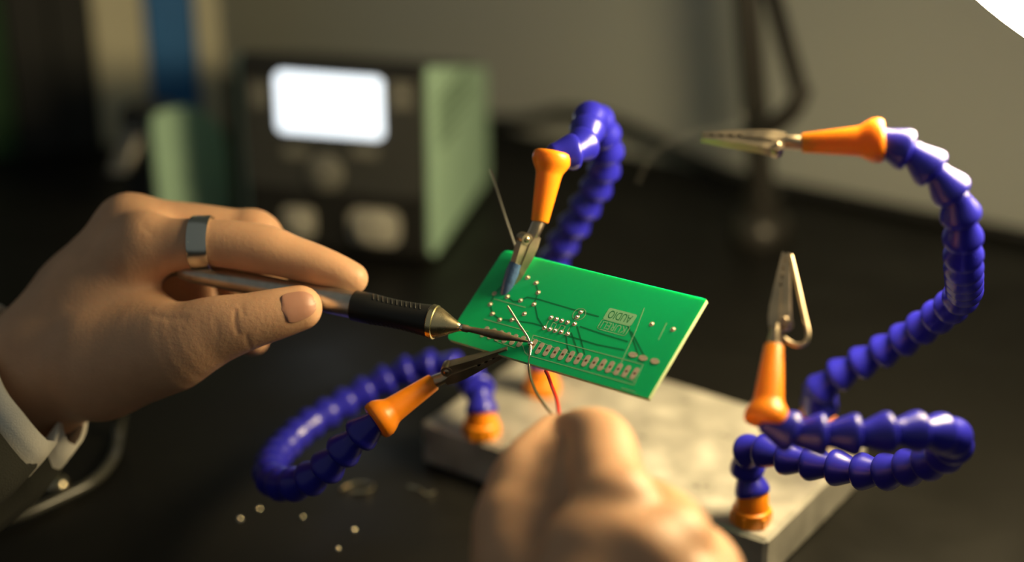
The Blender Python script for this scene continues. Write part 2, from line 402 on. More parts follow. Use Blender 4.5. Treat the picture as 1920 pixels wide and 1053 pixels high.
def strip(pts, wd_, z0=.0, z1=.004):
    mb = MB()
    for a, b in zip(pts[:-1], pts[1:]):
        a = np.asarray(a, float); b = np.asarray(b, float); d = b-a
        if np.linalg.norm(d) < 1e-6: continue
        d = d/np.linalg.norm(d); n_ = np.array([-d[1], d[0]])*wd_/2; a = a-d*wd_*.4; b = b+d*wd_*.4
        mb.plate([a+n_, a-n_, b-n_, b+n_][::-1], z0, z1, pfr)
    return mb
def pstrip(name, pix, wd_, m, z1=.004): return obj(name, strip([puv(*p) for p in pix], wd_, 0, z1), m, pcb, smooth=False)
for pix in ([(951, 556), (962, 565), (975, 564), (988, 557), (1010, 561), (1078, 581), (1122, 593)],
            [(945, 532), (927, 550), (919, 570), (923, 588), (937, 599), (960, 600), (1000, 606), (1022, 613)],
            [(1003, 572), (1008, 596), (1018, 612)], [(1005, 534), (1009, 548), (1001, 570)],
            [(1061, 627), (1064, 652), (1070, 668)], [(1071, 624), (1080, 650), (1088, 672)], [(1082, 612), (1090, 640), (1096, 664)],
            [(1178, 612), (1188, 640), (1196, 664)], [(1184, 622), (1208, 668)], [(1088, 612), (1130, 626), (1176, 640)], [(1060, 628), (1120, 646), (1170, 656)]):
    pstrip('copper_trace', pix, .055, M['trace'], .003)
LW = .028
for pix in ([(1000, 628), (1206, 683), (1188, 721), (988, 665), (1000, 628)], [(998, 634), (1192, 716)],
            [(1208, 577), (1190, 625), (1162, 685)], [(1250, 605), (1235, 636)], [(1165, 727), (1190, 734)],
            [(908, 598), (990, 621)], [(926, 560), (985, 576)],
            [(932, 640), (966, 652), (972, 640), (980, 648), (985, 662), (992, 664), (997, 650)],
            [(1028, 602), (1022, 614), (1030, 618), (1037, 604), (1044, 607), (1037, 620), (1044, 622), (1052, 609), (1060, 612), (1052, 625), (1060, 627), (1068, 614)]):
    pstrip('silkscreen_line', pix, LW, M['silk'], .005)
cc = puv(1086, 589); ring_pts = [cc+.245*np.array([math.cos(a), math.sin(a)]) for a in np.linspace(0, 2*math.pi, 33)]
obj('silkscreen_ring', strip(ring_pts, LW, 0, .005), M['silk'], pcb, smooth=False)
joint_me = local_mesh('solder_joint', MB().lathe([(0, .06), (.012, .052), (.04, .036), (.065, .024), (.075, .01)], I0, 14), M['solder'], 60)
joint_dull = local_mesh('solder_joint', MB().lathe([(0, .06), (.012, .052), (.035, .036), (.05, .02), (.055, .01)], I0, 14), M['dull'], 60)
joint_ring = local_mesh('joint_ring', MB().lathe([(0, .095), (.006, .09), (.006, .04)], I0, 16), M['pad'], 50)
joints = [(945, 532), (927, 550), (919, 570), (923, 588), (937, 599), (960, 599), (983, 588), (1001, 570), (1009, 548), (1005, 530), (989, 520), (951, 556), (976, 563),
          (1033, 595), (1043, 598), (1053, 601), (1064, 604), (1077, 607), (1021, 614), (1031, 617), (1041, 619.5), (1052, 622), (1064, 625.5), (1089, 585), (1082, 594), (1222, 607), (1262, 617)]
for j, (x, y) in enumerate(joints):
    fr = (ppt(x, y, 0), PR)
    o = inst('solder_joint', joint_me if 13 <= j < 25 else joint_dull, fr, pcb)
    r = bpy.data.objects.new('joint_ring', joint_ring); C.objects.link(r); r.parent = o
pad_poly = rrect(-.095, .095, -.235, .235, .09, 5)
def padmesh():
    mb = MB().plate(pad_poly, 0, .012, I0); return mb
pad_me = local_mesh('solder_pad', padmesh(), M['pad'], 40)
hole_me = local_mesh('pad_hole', MB().lathe([(.010, .05), (.015, .045), (.016, .02)], I0, 12), M['hole'], 40)
opad_me = local_mesh('solder_pad', MB().plate([(.17*math.cos(a), .10*math.sin(a)) for a in np.linspace(0, 2*math.pi, 20, endpoint=False)], 0, .02, I0), M['pad'], 40)
pa, pb_ = puv(1012, 653), puv(1190, 700)
rows = [pa+(pb_-pa)*i/12 for i in range(13)]
la, lb2 = puv(909, 622), puv(977, 640)
rows += [la+(lb2-la)*i/5 for i in range(6)]+[puv(1000, 646)]
for u in rows:
    o = inst('solder_pad', pad_me, (PO+PR@np.array([u[0], u[1], 0]), PR), pcb)
    h = bpy.data.objects.new('pad_hole', hole_me); C.objects.link(h); h.parent = o
for x, y in ((1187, 665), (1206, 671), (1228, 677)):
    u = puv(x, y); inst('solder_pad', opad_me, (PO+PR@np.array([u[0], u[1], 0]), PR), pcb)
# the two-line print, upside down as it is held: a filled block with AUDIO left open, an outlined block below
q00, q10, q11, q01 = puv(1144, 577), puv(1197, 590), puv(1183, 611), puv(1127, 597)
def text_obj(name, body, center, width, height, m, z):
    cu = bpy.data.curves.new(name, 'FONT'); cu.body = body; cu.align_x = 'CENTER'; cu.align_y = 'CENTER'; cu.size = 1; cu.extrude = 0
    t = bpy.data.objects.new(name, cu); C.objects.link(t)
    dg = bpy.context.evaluated_depsgraph_get(); me = bpy.data.meshes.new_from_object(t.evaluated_get(dg)); bpy.data.objects.remove(t)
    co = np.array([v.co[:] for v in me.vertices]); mn, mx = co.min(0), co.max(0)
    c2 = (co-(mn+mx)/2); c2[:, 0] *= width/(mx[0]-mn[0]); c2[:, 1] *= height/(mx[1]-mn[1])
    c2[:, 0] *= -1; c2[:, 1] *= -1
    out = np.array([PR@np.array([center[0]+x, center[1]+y, z]) for x, y, _ in c2])*S
    for v, p in zip(me.vertices, out): v.co = p
    me.materials.clear(); me.materials.append(m)
    o = bpy.data.objects.new(name, me); C.objects.link(o); o.parent = pcb; return o
bc = (q00+q10+q11+q01)/4; bw = np.linalg.norm(q10-q00); bh = abs(q00[1]-q01[1])
obj('print_block', MB().plate([(bc[0]+x, bc[1]+y) for x, y in rrect(-bw/2, bw/2, -bh/2, bh/2, .07)], 0, .004, pfr), M['silk'], pcb, smooth=False)
text_obj('print_lettering', 'AUDIO', (bc[0], bc[1]), bw*.80, bh*.66, M['trace'], .0055)
lc = np.array([bc[0], bc[1]-bh*.93]); lo = rrect(lc[0]-bw/2, lc[0]+bw/2, lc[1]-bh*.42, lc[1]+bh*.42, .09)
obj('print_frame', strip([np.array(p) for p in lo]+[np.array(lo[0])], LW, 0, .004), M['silk'], pcb, smooth=False)
text_obj('print_lettering', 'KURELI', (lc[0], lc[1]), bw*.84, bh*.60, M['silk'], .0055)

# ------------------------------------------------------------------ wires
jt = ppt(995, 645, .06)
wA = smoothpts([ppt(969, 597, .75), ppt(981, 618, .42), jt, P(992, 690, 57.0), P(1001, 726, 55.6), P(1018, 755, 54.2), P(1036, 779, 53.0), P(1046, 800, 52.3)], .12)
o = thing('tinned_wire', jt, 'bare tinned wire soldered to the green board', 'wire')
obj('strand', MB().tube(wA, .045, 10), M['wire'], o)
obj('solder_blob', MB().lathe([(-.08, .02), (-.06, .07), (0, .10), (.06, .07), (.08, .02)], framez(jt, PN), 14), M['solder'], o)
wR = smoothpts([ppt(1012, 680, -.5), ppt(1020, 694, -.35), P(1034, 722, 56.2), P(1044, 750, 54.6), P(1048, 778, 53.0), P(1050, 800, 52.3)], .12)
tag(obj('insulated_wire', MB().tube(wR, .062, 12), M['red']), 'thin red insulated wire pinched in fingertips below the board', 'wire')
wT = smoothpts([P(918, 318, 62.0), P(930, 352, 61.6), P(948, 408, 61.0), P(966, 462, 60.6), P(972, 482, 60.4)], .3)
tag(obj('thin_wire', MB().tube(wT, .035, 8), M['thinwire']), 'hair-thin grey wire rising behind the board toward the station', 'wire')

# ------------------------------------------------------------------ soldering iron
tipP = ppt(993, 643, .10); tailP = P(340, 505, 61.4); ax = nrm(tipP-tailP); LEN = np.linalg.norm(tipP-tailP)
def s_at(px):
    lo, hi = 0.0, LEN+4
    for _ in range(40):
        m_ = (lo+hi)/2
        if proj(tipP-ax*m_)[0] > px: lo = m_
        else: hi = m_
    return lo
ifr = framez(tipP, -ax, (0, 0, 1))              # z runs from the tip back to the tail
iron = thing('soldering_iron', tipP-ax*8, 'slim soldering iron with black rubber grip and brass-coloured cone', 'soldering iron')
zc0, zc1, zg0, zg1 = s_at(862), s_at(817), s_at(808), s_at(664)
obj('heating_tip', MB().lathe([(0, .015), (.06, .05), (.5, .085), (.9, .15), (1.25, .165), (zc0-.75, .115), (zc0-.35, .10), (zc0-.3, .13), (zc0+.2, .13)], ifr, 20), M['tip'], iron)
obj('tip_collar', MB().lathe([(zc0-.22, .10), (zc0-.2, .125), (zc0-.05, .135), (zc0, .12)], ifr, 20), M['solder'], iron)
obj('cone', MB().lathe([(zc0-.05, .10), (zc0, .15), (zc0+.1, .19), (zc1-.12, .535), (zc1, .56), (zc1+.05, .3)], ifr, 40), M['brass'], iron)
obj('ferrule', MB().lathe([(zc1-.02, .57), (zc1, .60), (zg0-.01, .61), (zg0+.03, .57)], ifr, 40), M['brass'], iron)
def gr(t):                                       # grip radius: wide at both ends
    return .575-.055*math.sin(math.pi*min(1, t*1.3))-.035*t
grip = obj('grip', MB().lathe([(zg0, .4), (zg0+.02, .56)]+[(zg0+.04+(zg1-zg0-.06)*k/20, gr(k/20)) for k in range(21)]+[(zg1+.02, .50), (zg1+.03, .42)], ifr, 40), M['rubber'], iron)
camdir = nrm(CAM-tipP)
for row, (nr, a_c, ln) in enumerate(((11, .95, .30), (11, -1.15, .16))):
    for k in range(nr):
        t = .14+.60*k/(nr-1); z = zg0+(zg1-zg0)*t; pts = []
        e2 = nrm(camdir-ax*(camdir@ax)); e1 = np.cross(ax, e2); e1 = e1 if e1[2] > 0 else -e1
        for q in np.linspace(-1, 1, 7):
            a = a_c+q*ln; rr = gr(t)+.004
            pts.append(tipP-ax*(z+.07*q)+rr*(e2*math.cos(a)+e1*math.sin(a)))
        obj('grip_rib', MB().tube(pts, .026, 6), M['rib'], grip)
obj('handle_tube', MB().lathe([(zg1-.05, .40), (zg1, .475), (zg1+.9, .475), (zg1+1.3, .43), (LEN-1.6, .40), (LEN-.4, .40), (LEN, .30)], ifr, 32), M['tube'], iron)
cpts = smoothpts([tailP, P(300, 520, 63.0), P(262, 600, 66.5), P(240, 700, 70.5), onz(224, 800, .4), onz(212, 858, .35), onz(176, 900, .35), onz(110, 935, .35), onz(20, 972, .35), onz(-120, 1000, .35), onz(-320, 1010, .35)], .4)
obj('cord', MB().tube(cpts, .21, 12), M['cable'], iron)

# ------------------------------------------------------------------ hands: signed distance field and surface nets
def hand_mesh(name, palm, fingers, res=.085, kp=.9, kf=.55, carve=(), nsm=10):
    def conv(ch): return [(P(x, y, d), r*d/F) for x, y, d, r in ch]
    palm = [conv(c) for c in palm]; fingers = [conv(c) for c in fingers]
    def fine(c):                                 # smooth centre line and thickness through the joints
        a = np.array([(*p, r) for p, r in c]); m4 = len(a); out = []
        for i in range(m4-1):
            p0, p1, p2, p3 = a[max(i-1, 0)], a[i], a[i+1], a[min(i+2, m4-1)]
            for t in (0, .2, .4, .6, .8):
                out.append(.5*((2*p1)+(-p0+p2)*t+(2*p0-5*p1+4*p2-p3)*t*t+(-p0+3*p1-3*p2+p3)*t**3))
        out.append(a[-1]); return [(o_[:3], o_[3]) for o_ in out]
    fingers = [fine(c) for c in fingers]
    allp = np.array([p for c in palm+fingers for p, r in c]); allr = np.array([r for c in palm+fingers for p, r in c])
    lo = (allp-allr[:, None]).min(0)-.4; hi = (allp+allr[:, None]).max(0)+.4
    n = np.ceil((hi-lo)/res).astype(int)+1
    axs = [lo[i]+res*np.arange(n[i], dtype=np.float32) for i in range(3)]
    def cone(p, q, r0, r1, X, Y, Z):
        d = q-p; L2 = d@d
        if L2 < 1e-9: return np.sqrt((X-p[0])**2+(Y-p[1])**2+(Z-p[2])**2)-r0
        t = ((X-p[0])*d[0]+(Y-p[1])*d[1]+(Z-p[2])*d[2])/L2; t = np.clip(t, 0, 1)
        t2 = t
        return np.sqrt((X-p[0]-d[0]*t)**2+(Y-p[1]-d[1]*t)**2+(Z-p[2]-d[2]*t)**2)-(r0+(r1-r0)*t2)
    def smin(a, b, k):
        h = np.maximum(k-np.abs(a-b), 0)/k; return np.minimum(a, b)-h*h*k*.25
    def block(chain, pad):
        ps = np.array([p for p, r in chain]); rs = max(r for p, r in chain)+pad
        a = np.clip(np.floor((ps.min(0)-rs-lo)/res).astype(int), 0, n-1); b = np.clip(np.ceil((ps.max(0)+rs-lo)/res).astype(int)+1, 1, n)
        sl = tuple(slice(a[i], b[i]) for i in range(3))
        X = axs[0][sl[0]][:, None, None]; Y = axs[1][sl[1]][None, :, None]; Z = axs[2][sl[2]][None, None, :]
        return sl, X, Y, Z
    def chain_sdf(chain, X, Y, Z, k):
        d = None
        for (p, r0), (q, r1) in zip(chain[:-1], chain[1:]):
            e = cone(p, q, r0, r1, X, Y, Z); d = e if d is None else (smin(d, e, k) if k > .1 else np.minimum(d, e))
        return d
    pd = np.full(tuple(n), 5.0, np.float32)
    for c in palm:
        sl, X, Y, Z = block(c, 1.6); pd[sl] = smin(pd[sl], chain_sdf(c, X, Y, Z, .5), kp)
    tot = pd.copy()
    for c in fingers:
        sl, X, Y, Z = block(c, 1.2); fd = chain_sdf(c, X, Y, Z, .04)
        tot[sl] = np.minimum(tot[sl], smin(pd[sl], fd, kf))
    for (x, y, d, r), (x2, y2, d2, r2) in carve:
        c = conv([(x, y, d, r), (x2, y2, d2, r2)]); sl, X, Y, Z = block(c, .5)
        e = cone(c[0][0], c[1][0], c[0][1], c[1][1], X, Y, Z); tot[sl] = -smin(-tot[sl], e, .12)
    # surface nets
    ins = tot < 0
    cs = [ins[i:n[0]-1+i, j:n[1]-1+j, k:n[2]-1+k] for i in (0, 1) for j in (0, 1) for k in (0, 1)]
    cnt = sum(c.astype(np.int8) for c in cs); act = (cnt > 0) & (cnt < 8)
    idx = np.argwhere(act); vid = np.full(act.shape, -1, np.int32); vid[act] = np.arange(len(idx))
    off = np.array([(i, j, k) for i in (0, 1) for j in (0, 1) for k in (0, 1)])
    val = np.stack([tot[idx[:, 0]+o[0], idx[:, 1]+o[1], idx[:, 2]+o[2]] for o in off], 1)
    acc = np.zeros((len(idx), 3)); num = np.zeros(len(idx))
    for a in range(8):
        for b in range(a+1, 8):
            if np.abs(off[a]-off[b]).sum() != 1: continue
            va, vb = val[:, a], val[:, b]; m_ = (va < 0) != (vb < 0); t = np.where(m_, va/np.where(m_, va-vb, 1), 0)
            acc += m_[:, None]*(off[a]+(off[b]-off[a])*t[:, None]); num += m_
    V = lo+res*(idx+acc/num[:, None])
    faces = []
    for axn in range(3):
        o1, o2 = [a for a in range(3) if a != axn]
        s0 = [slice(1, n[i]-1) for i in range(3)]; s0[axn] = slice(0, n[axn]-1); s1 = list(s0); s1[axn] = slice(1, n[axn])
        A, B = ins[tuple(s0)], ins[tuple(s1)]; e = np.argwhere(A != B); base_ = e.copy()
        for i in range(3):
            if i != axn: base_[:, i] += 1
        flip = A[tuple(e.T)]
        def cell(d1, d2):
            c = base_.copy(); c[:, o1] -= d1; c[:, o2] -= d2; return vid[tuple(c.T)]
        q = np.stack([cell(1, 1), cell(0, 1), cell(0, 0), cell(1, 0)], 1)
        if axn == 1: flip = ~flip
        q[~flip] = q[~flip][:, ::-1]
        faces.append(q)
    Q = np.concatenate(faces)
    # two light smoothing passes
    for _ in range(nsm):
        a = np.zeros_like(V); c_ = np.zeros(len(V))
        for i in range(4):
            np.add.at(a, Q[:, i], V[Q[:, (i+1) % 4]]); np.add.at(c_, Q[:, i], 1)
        V = V*.5+.5*a/np.maximum(c_, 1)[:, None]
    return V, Q
def hand_obj(name, V, Q, m, parent):
    me = bpy.data.meshes.new(name); o0 = ORG[parent.name]
    me.vertices.add(len(V)); me.vertices.foreach_set('co', ((V-o0)*S).astype(np.float32).ravel())
    me.loops.add(len(Q)*4); me.loops.foreach_set('vertex_index', Q.astype(np.int32).ravel())
    me.polygons.add(len(Q)); me.polygons.foreach_set('loop_start', np.arange(0, len(Q)*4, 4, dtype=np.int32))
    me.polygons.foreach_set('use_smooth', [True]*len(Q)); me.update(calc_edges=True); me.validate()
    me.materials.append(m); o = bpy.data.objects.new(name, me); C.objects.link(o); o.parent = parent; ORG[o.name] = o0; return o
HD = 2.2
def D(ch): return [(x, y, d+HD, r) for x, y, d, r in ch]
person = thing('person', P(60, 720, 62), 'person in white cuffs soldering, one hand holding the iron, the other the wires', 'person')
palmL = [D(c) for c in (
    [(-420, 1010, 54.0, 150), (-240, 940, 58.0, 132), (-60, 830, 60.6, 118), (85, 690, 60.6, 106)],
    [(85, 680, 60.4, 104), (170, 560, 60.0, 84), (272, 455, 58.9, 56)],
    [(85, 680, 60.8, 104), (150, 560, 61.2, 82), (243, 430, 60.2, 64)],
    [(90, 690, 61.5, 100), (225, 452, 62.2, 58)],
    [(100, 700, 62.0, 96), (235, 495, 64.0, 54)],
    [(90, 690, 60.3, 98), (185, 684, 58.8, 100), (315, 652, 57.6, 78)],
    [(230, 575, 59.6, 62), (292, 605, 58.6, 52)],
)]
fingL = [D(c) for c in (
    [(200, 675, 58.6, 92), (322, 650, 57.3, 79), (400, 620, 56.9, 65), (462, 603, 56.7, 54), (520, 588, 56.7, 48), (562, 577, 56.8, 43)],
    [(262, 470, 58.9, 58), (330, 458, 58.5, 49), (400, 455, 58.3, 45), (490, 466, 58.2, 47), (545, 482, 58.1, 42), (600, 500, 58.0, 39), (640, 515, 57.9, 35), (660, 522, 57.9, 31)],
    [(243, 430, 60.2, 62), (360, 428, 60.2, 48), (440, 436, 60.3, 45), (482, 444, 60.3, 49), (500, 500, 60.6, 43), (502, 550, 60.6, 38), (530, 590, 59.9, 34)],
    [(226, 456, 62.2, 56), (330, 470, 62.6, 46), (424, 482, 63.0, 44), (442, 540, 62.8, 38), (452, 590, 62.4, 35), (474, 634, 61.6, 32)],
    [(236, 500, 64.0, 52), (320, 530, 64.6, 40), (380, 552, 64.8, 38), (388, 600, 64.4, 34), (400, 636, 63.6, 30)],
)]
V, Q = hand_mesh('left_hand', palmL, fingL, res=.062, nsm=14); VL = V
def crease(V, pix, depth, width, dmax):          # skin folds: push the near surface in along a short curve
    rel = V-CAM; dd = rel@FW; X = CX+F*(rel@RT)/dd; Y = CY-F*(rel@UP)/dd; best = np.full(len(V), 1e9)
    for (x0, y0), (x1, y1) in zip(pix[:-1], pix[1:]):
        ux, uy = x1-x0, y1-y0; t = np.clip(((X-x0)*ux+(Y-y0)*uy)/(ux*ux+uy*uy), 0, 1)
        best = np.minimum(best, np.hypot(X-x0-t*ux, Y-y0-t*uy))
    V += FW*(depth*np.exp(-(best/width)**2)*(dd < dmax))[:, None]
for pix, dp, wdh in (([(441, 582), (440, 602), (446, 624)], .05, 4), ([(462, 630), (466, 645), (470, 656)], .05, 4), ([(452, 572), (456, 590)], .025, 4), ([(404, 600), (408, 630)], .02, 6),
                     ([(292, 508), (315, 530), (345, 556)], .07, 6), ([(286, 590), (318, 598), (346, 596)], .05, 6), ([(268, 420), (282, 436)], .03, 6)):
    crease(V, pix, dp*.42, wdh*1.15, 60.5)
lh = hand_obj('left_hand', V, Q, M['skin'], person)
palmR = [
    [(1180, 1560, 41.5, 190), (1140, 1330, 43.8, 165), (1115, 1180, 45.6, 150)],
    [(1100, 1180, 45.6, 140), (1120, 1050, 46.2, 105), (1160, 955, 46.8, 80)],
    [(1130, 1190, 45.2, 140), (1215, 1060, 45.4, 95), (1262, 1020, 45.8, 70)],
    [(1140, 1210, 45.0, 130), (1300, 1130, 45.0, 80)],
    [(1080, 1190, 46.4, 130), (990, 1080, 48.2, 95), (966, 990, 49.2, 76)],
    [(1040, 985, 48.6, 72), (1080, 900, 49.4, 52)],
    [(1040, 930, 49.6, 58), (1050, 868, 50.4, 44), (1066, 826, 51.3, 30)],
]
fingR = [
    [(975, 1040, 48.6, 88), (962, 955, 49.6, 66), (980, 888, 50.3, 56), (1012, 838, 51.2, 42), (1035, 804, 52.0, 29)],
    [(1158, 960, 46.9, 82), (1138, 895, 48.2, 72), (1128, 832, 49.7, 62), (1098, 808, 50.9, 46), (1070, 806, 51.7, 36), (1052, 806, 52.3, 30)],
    [(1262, 1022, 45.9, 70), (1274, 1000, 47.4, 62), (1245, 962, 49.2, 54), (1195, 930, 50.8, 44), (1150, 920, 51.4, 36)],
    [(1300, 1130, 45.0, 78), (1338, 1080, 46.6, 60), (1310, 1030, 48.6, 52), (1240, 1010, 50.2, 42)],
    [(1300, 1190, 44.8, 74), (1360, 1150, 46.2, 56), (1340, 1100, 48.0, 46), (1280, 1080, 49.4, 38)],
]
V, Q = hand_mesh('right_hand', palmR, fingR, kp=.6, kf=.38, nsm=6)
rh = hand_obj('right_hand', V, Q, M['skin'], person)
# thumb nail of the hand that holds the iron
def nail(a, b, r_px, face, span, name='thumb_nail', m=None, t0=0.0, t1=1.0, lift=.02):
    A = P(*a); B = P(*b); axn = nrm(B-A); f_ = nrm(face-axn*(face@axn)); sd_ = np.cross(axn, f_); mb = MB(); nu, nv = 15, 17; v = []; f = []; near = VL[np.linalg.norm(VL-(A+B)/2, axis=1) < 2.0]
    for lay in (0, 1):
        for i in range(nu):
            u = t0+(t1-t0)*i/(nu-1); uu = 2*u-1; wv = (1-abs(uu)**3.2)**(1/3.2)*span if abs(uu) < 1 else .0
            for j in range(nv):
                ph = (2*j/(nv-1)-1)*wv; dr = f_*math.cos(ph)+sd_*math.sin(ph); c0 = A+(B-A)*u
                rel = near-c0; al = rel@dr; pe = np.linalg.norm(rel-al[:, None]*dr, axis=1); ok = (pe < .09) & (al > 0)
                R_ = np.median(al[ok]) if ok.any() else r_px[1]
                v.append(c0+(R_+lift-.06*lay-.03*max(0, abs(uu))**6)*dr)
    def ix(l, i, j): return l*nu*nv+i*nv+j
    for l in (0, 1):
        for i in range(nu-1):
            for j in range(nv-1):
                q = (ix(l, i, j), ix(l, i, j+1), ix(l, i+1, j+1), ix(l, i+1, j)); f.append(q if l == 0 else q[::-1])
    for i in range(nu-1):
        f.append((ix(0, i, 0), ix(0, i+1, 0), ix(1, i+1, 0), ix(1, i, 0))); f.append((ix(0, i, nv-1), ix(1, i, nv-1), ix(1, i+1, nv-1), ix(0, i+1, nv-1)))
    mb.v = [tuple(p) for p in v]; mb.f = f
    return obj(name, mb, m or M['nail'], lh, angle=60)
dN = 56.75+HD; k_ = dN/F
nail((532, 586, dN), (596, 568, dN+.08), (46.5*k_, 33*k_), -FW*1.0+UP*.12, .66, lift=.03)
# ring on the index finger
ra = P(362, 456, 58.38+HD); rb = P(399, 455.5, 58.32+HD); rax = nrm(rb-ra); rw = np.linalg.norm(rb-ra); r0 = 48.5*(58.35+HD)/F
rfr = framez(ra, rax)
tag(obj('finger_ring', MB().lathe([(0, r0), (0, r0+.05), (.06, r0+.075), (rw-.06, r0+.075), (rw, r0+.05), (rw, r0), (rw-.03, r0-.03), (.03, r0-.03), (0, r0)], rfr, 48, cap=False), M['ring']), 'wide plain silver ring on the finger above the iron', 'ring')
# cuff and sleeve of the left arm
def loop(pts, n=48):
    p = [np.array(P(*q)) for q in pts]; p = p+[p[0], p[1], p[2]]; pl = spline(p, 20)[20:-20]
    return resample(pl, count=n+1)[0][:-1]
rim = [(-6, 575, 63.4), (-14, 650, 60.9), (8, 724, 59.6), (42, 770, 59.2), (76, 812, 59.4), (98, 828, 59.8), (106, 800, 60.6), (112, 788, 61.4), (132, 834, 61.7), (150, 818, 62.3), (158, 782, 63.2), (150, 730, 64.4), (110, 660, 65.5), (40, 600, 65.2)]
def moved(dx, dy, dd, g): 
    c = np.mean([(x, y, d) for x, y, d in rim], 0)
    return [(c[0]+(x-c[0])*g+dx, c[1]+(y-c[1])*g+dy, c[2]+(d-c[2])*g+dd) for x, y, d in rim]
L0 = loop(rim); L1 = loop(moved(-22, 30, 0, 1.0)); L2 = loop(moved(-48, 62, .1, .97)); L3 = loop(moved(-150, 140, -.8, .85))
cuff = obj('shirt_cuff', MB().loft([L0, L1, L2, L3], cap=False), M['cotton'], person, angle=80)
sm = cuff.modifiers.new('thick', 'SOLIDIFY'); sm.thickness = .0016; sm.offset = 1
K0 = loop(moved(-34, 40, -.1, 1.13)); K1 = loop(moved(-84, 88, -.2, 1.22)); K2 = loop(moved(-240, 205, -2.2, 1.3)); K3 = loop(moved(-560, 330, -8.0, 1.3))
sl_ = obj('sleeve', MB().loft([K0, K1, K2, K3], cap=False), M['sleeve'], person, angle=80)
sm = sl_.modifiers.new('thick', 'SOLIDIFY'); sm.thickness = .0025; sm.offset = 1
# sleeve of the right arm, below the frame
e2 = [[P(1160+r*math.cos(a), yy+r*.5*math.sin(a), dd+3.2*math.sin(a)) for a in np.linspace(0, 2*math.pi, 28, endpoint=False)] for yy, dd, r in ((1470, 42.6, 235), (1640, 40.9, 260), (1900, 38.5, 285))]
sl2 = obj('sleeve', MB().loft(e2, cap=False), M['sleeve'], person, angle=80); sm = sl2.modifiers.new('thick', 'SOLIDIFY'); sm.thickness = .0025

# ------------------------------------------------------------------ soldering station
sy = math.radians(13); sb = nrm((math.sin(sy), math.cos(sy), 0)); sa = np.array([sb[1], -sb[0], 0])
so = onz(812, 500, 0)
sfr = (so, np.stack([sb, -sa, np.array([0, 0, 1.0])], 1))     # x back, y to the left, z up
SW = 10.6
st = thing('soldering_station', so, 'black soldering station with lit white screen and pale green side panel', 'station')
prof = [(0.2, .3), (12.3, .3), (12.6, .8), (12.4, 7.2), (12.0, 7.6), (.6, 11.0), (0.25, 10.9), (0, 10.4), (0, .6)]
obj('housing', MB().prism(prof, .35, SW-.35, sfr), M['black'], st, smooth=False, bevel=.1)
inset = [(0.5, .4), (12.2, .4), (12.5, .9), (12.3, 7.2), (11.9, 7.5), (.7, 10.85), (.3, 10.4), (.3, .7)]
obj('side_panel', MB().prism(inset, 0, .36, sfr), M['mint'], st, smooth=False, bevel=.08)
obj('side_panel', MB().prism(inset, SW-.36, SW, sfr), M['mint'], st, smooth=False, bevel=.08)
for x in (1.2, 11.2):
    for y in (1.2, SW-1.2): obj('rubber_foot', MB().lathe([(0, .5), (.3, .55)], framez(so+sfr[1]@np.array([x, y, 0]), (0, 0, 1)), 16), M['rubber'], st)
def fp(px, py):                                   # a pixel on the front face -> (y, z)
    r = FW + RT*(px-CX)/F - UP*(py-CY)/F; n_ = sb; t = ((so-CAM)@n_)/(r@n_); q = sfr[1].T@(CAM+t*r-so); return q[1], q[2]
def fbox(name, x0, y0, x1, y1, dep, m, rad=.15, parent=None):
    (ya, za), (yb, zb) = fp(x0, y0), fp(x1, y1); yl, yh = min(ya, yb), max(ya, yb); zl, zh = min(za, zb), max(za, zb)
    poly = rrect(yl, yh, zl, zh, min(rad, (yh-yl)*.45, (zh-zl)*.45))
    f2 = (so, np.stack([sfr[1][:, 1], sfr[1][:, 2], -sfr[1][:, 0]], 1))
    return obj(name, MB().plate(poly, -.02, dep, f2), m, parent or st, angle=30)
fbox('bezel', 452, 140, 795, 372, .14, M['dark'], .4)
fbox('screen', 517, 132, 721, 259, .24, M['screen'], .35)
for x0, y0, x1, y1 in ((470, 150, 506, 200), (732, 150, 775, 205), (530, 272, 580, 296), (660, 272, 712, 296)): fbox('button', x0, y0, x1, y1, .26, M['button'], .2)
yk, zk = fp(612, 322); kf_ = framez(so+sfr[1]@np.array([0, yk, zk]), -sb)
obj('dial', MB().lathe([(.1, 1.0), (.3, 1.0), (.36, .9), (.36, .55), (.5, .5), (.5, .1)], kf_, 32), M['button'], st)
fbox('socket_plate', 530, 386, 592, 444, .2, M['socket'], .4)
fbox('socket_plate', 655, 388, 752, 460, .2, M['socket'], .6)
for px, py, r in ((561, 414, .55), (700, 424, .8)):
    yk, zk = fp(px, py); obj('socket', MB().lathe([(.1, r), (.55, r), (.6, r*.9), (.6, r*.55), (.3, r*.5)], framez(so+sfr[1]@np.array([0, yk, zk]), -sb), 24), M['socket'], st)
for k, (z, x0, x1) in enumerate(((9.2, 2.0, 5.0), (8.6, 1.6, 8.0), (8.0, 1.6, 7.2), (7.4, 1.6, 8.4), (6.8, 1.6, 6.6), (6.2, 1.6, 5.0))):
    if k: obj('printed_line', MB().box((x0, -.012, z-.17), (x1, 0.0, z+.17), sfr), M['print'], st, smooth=False)

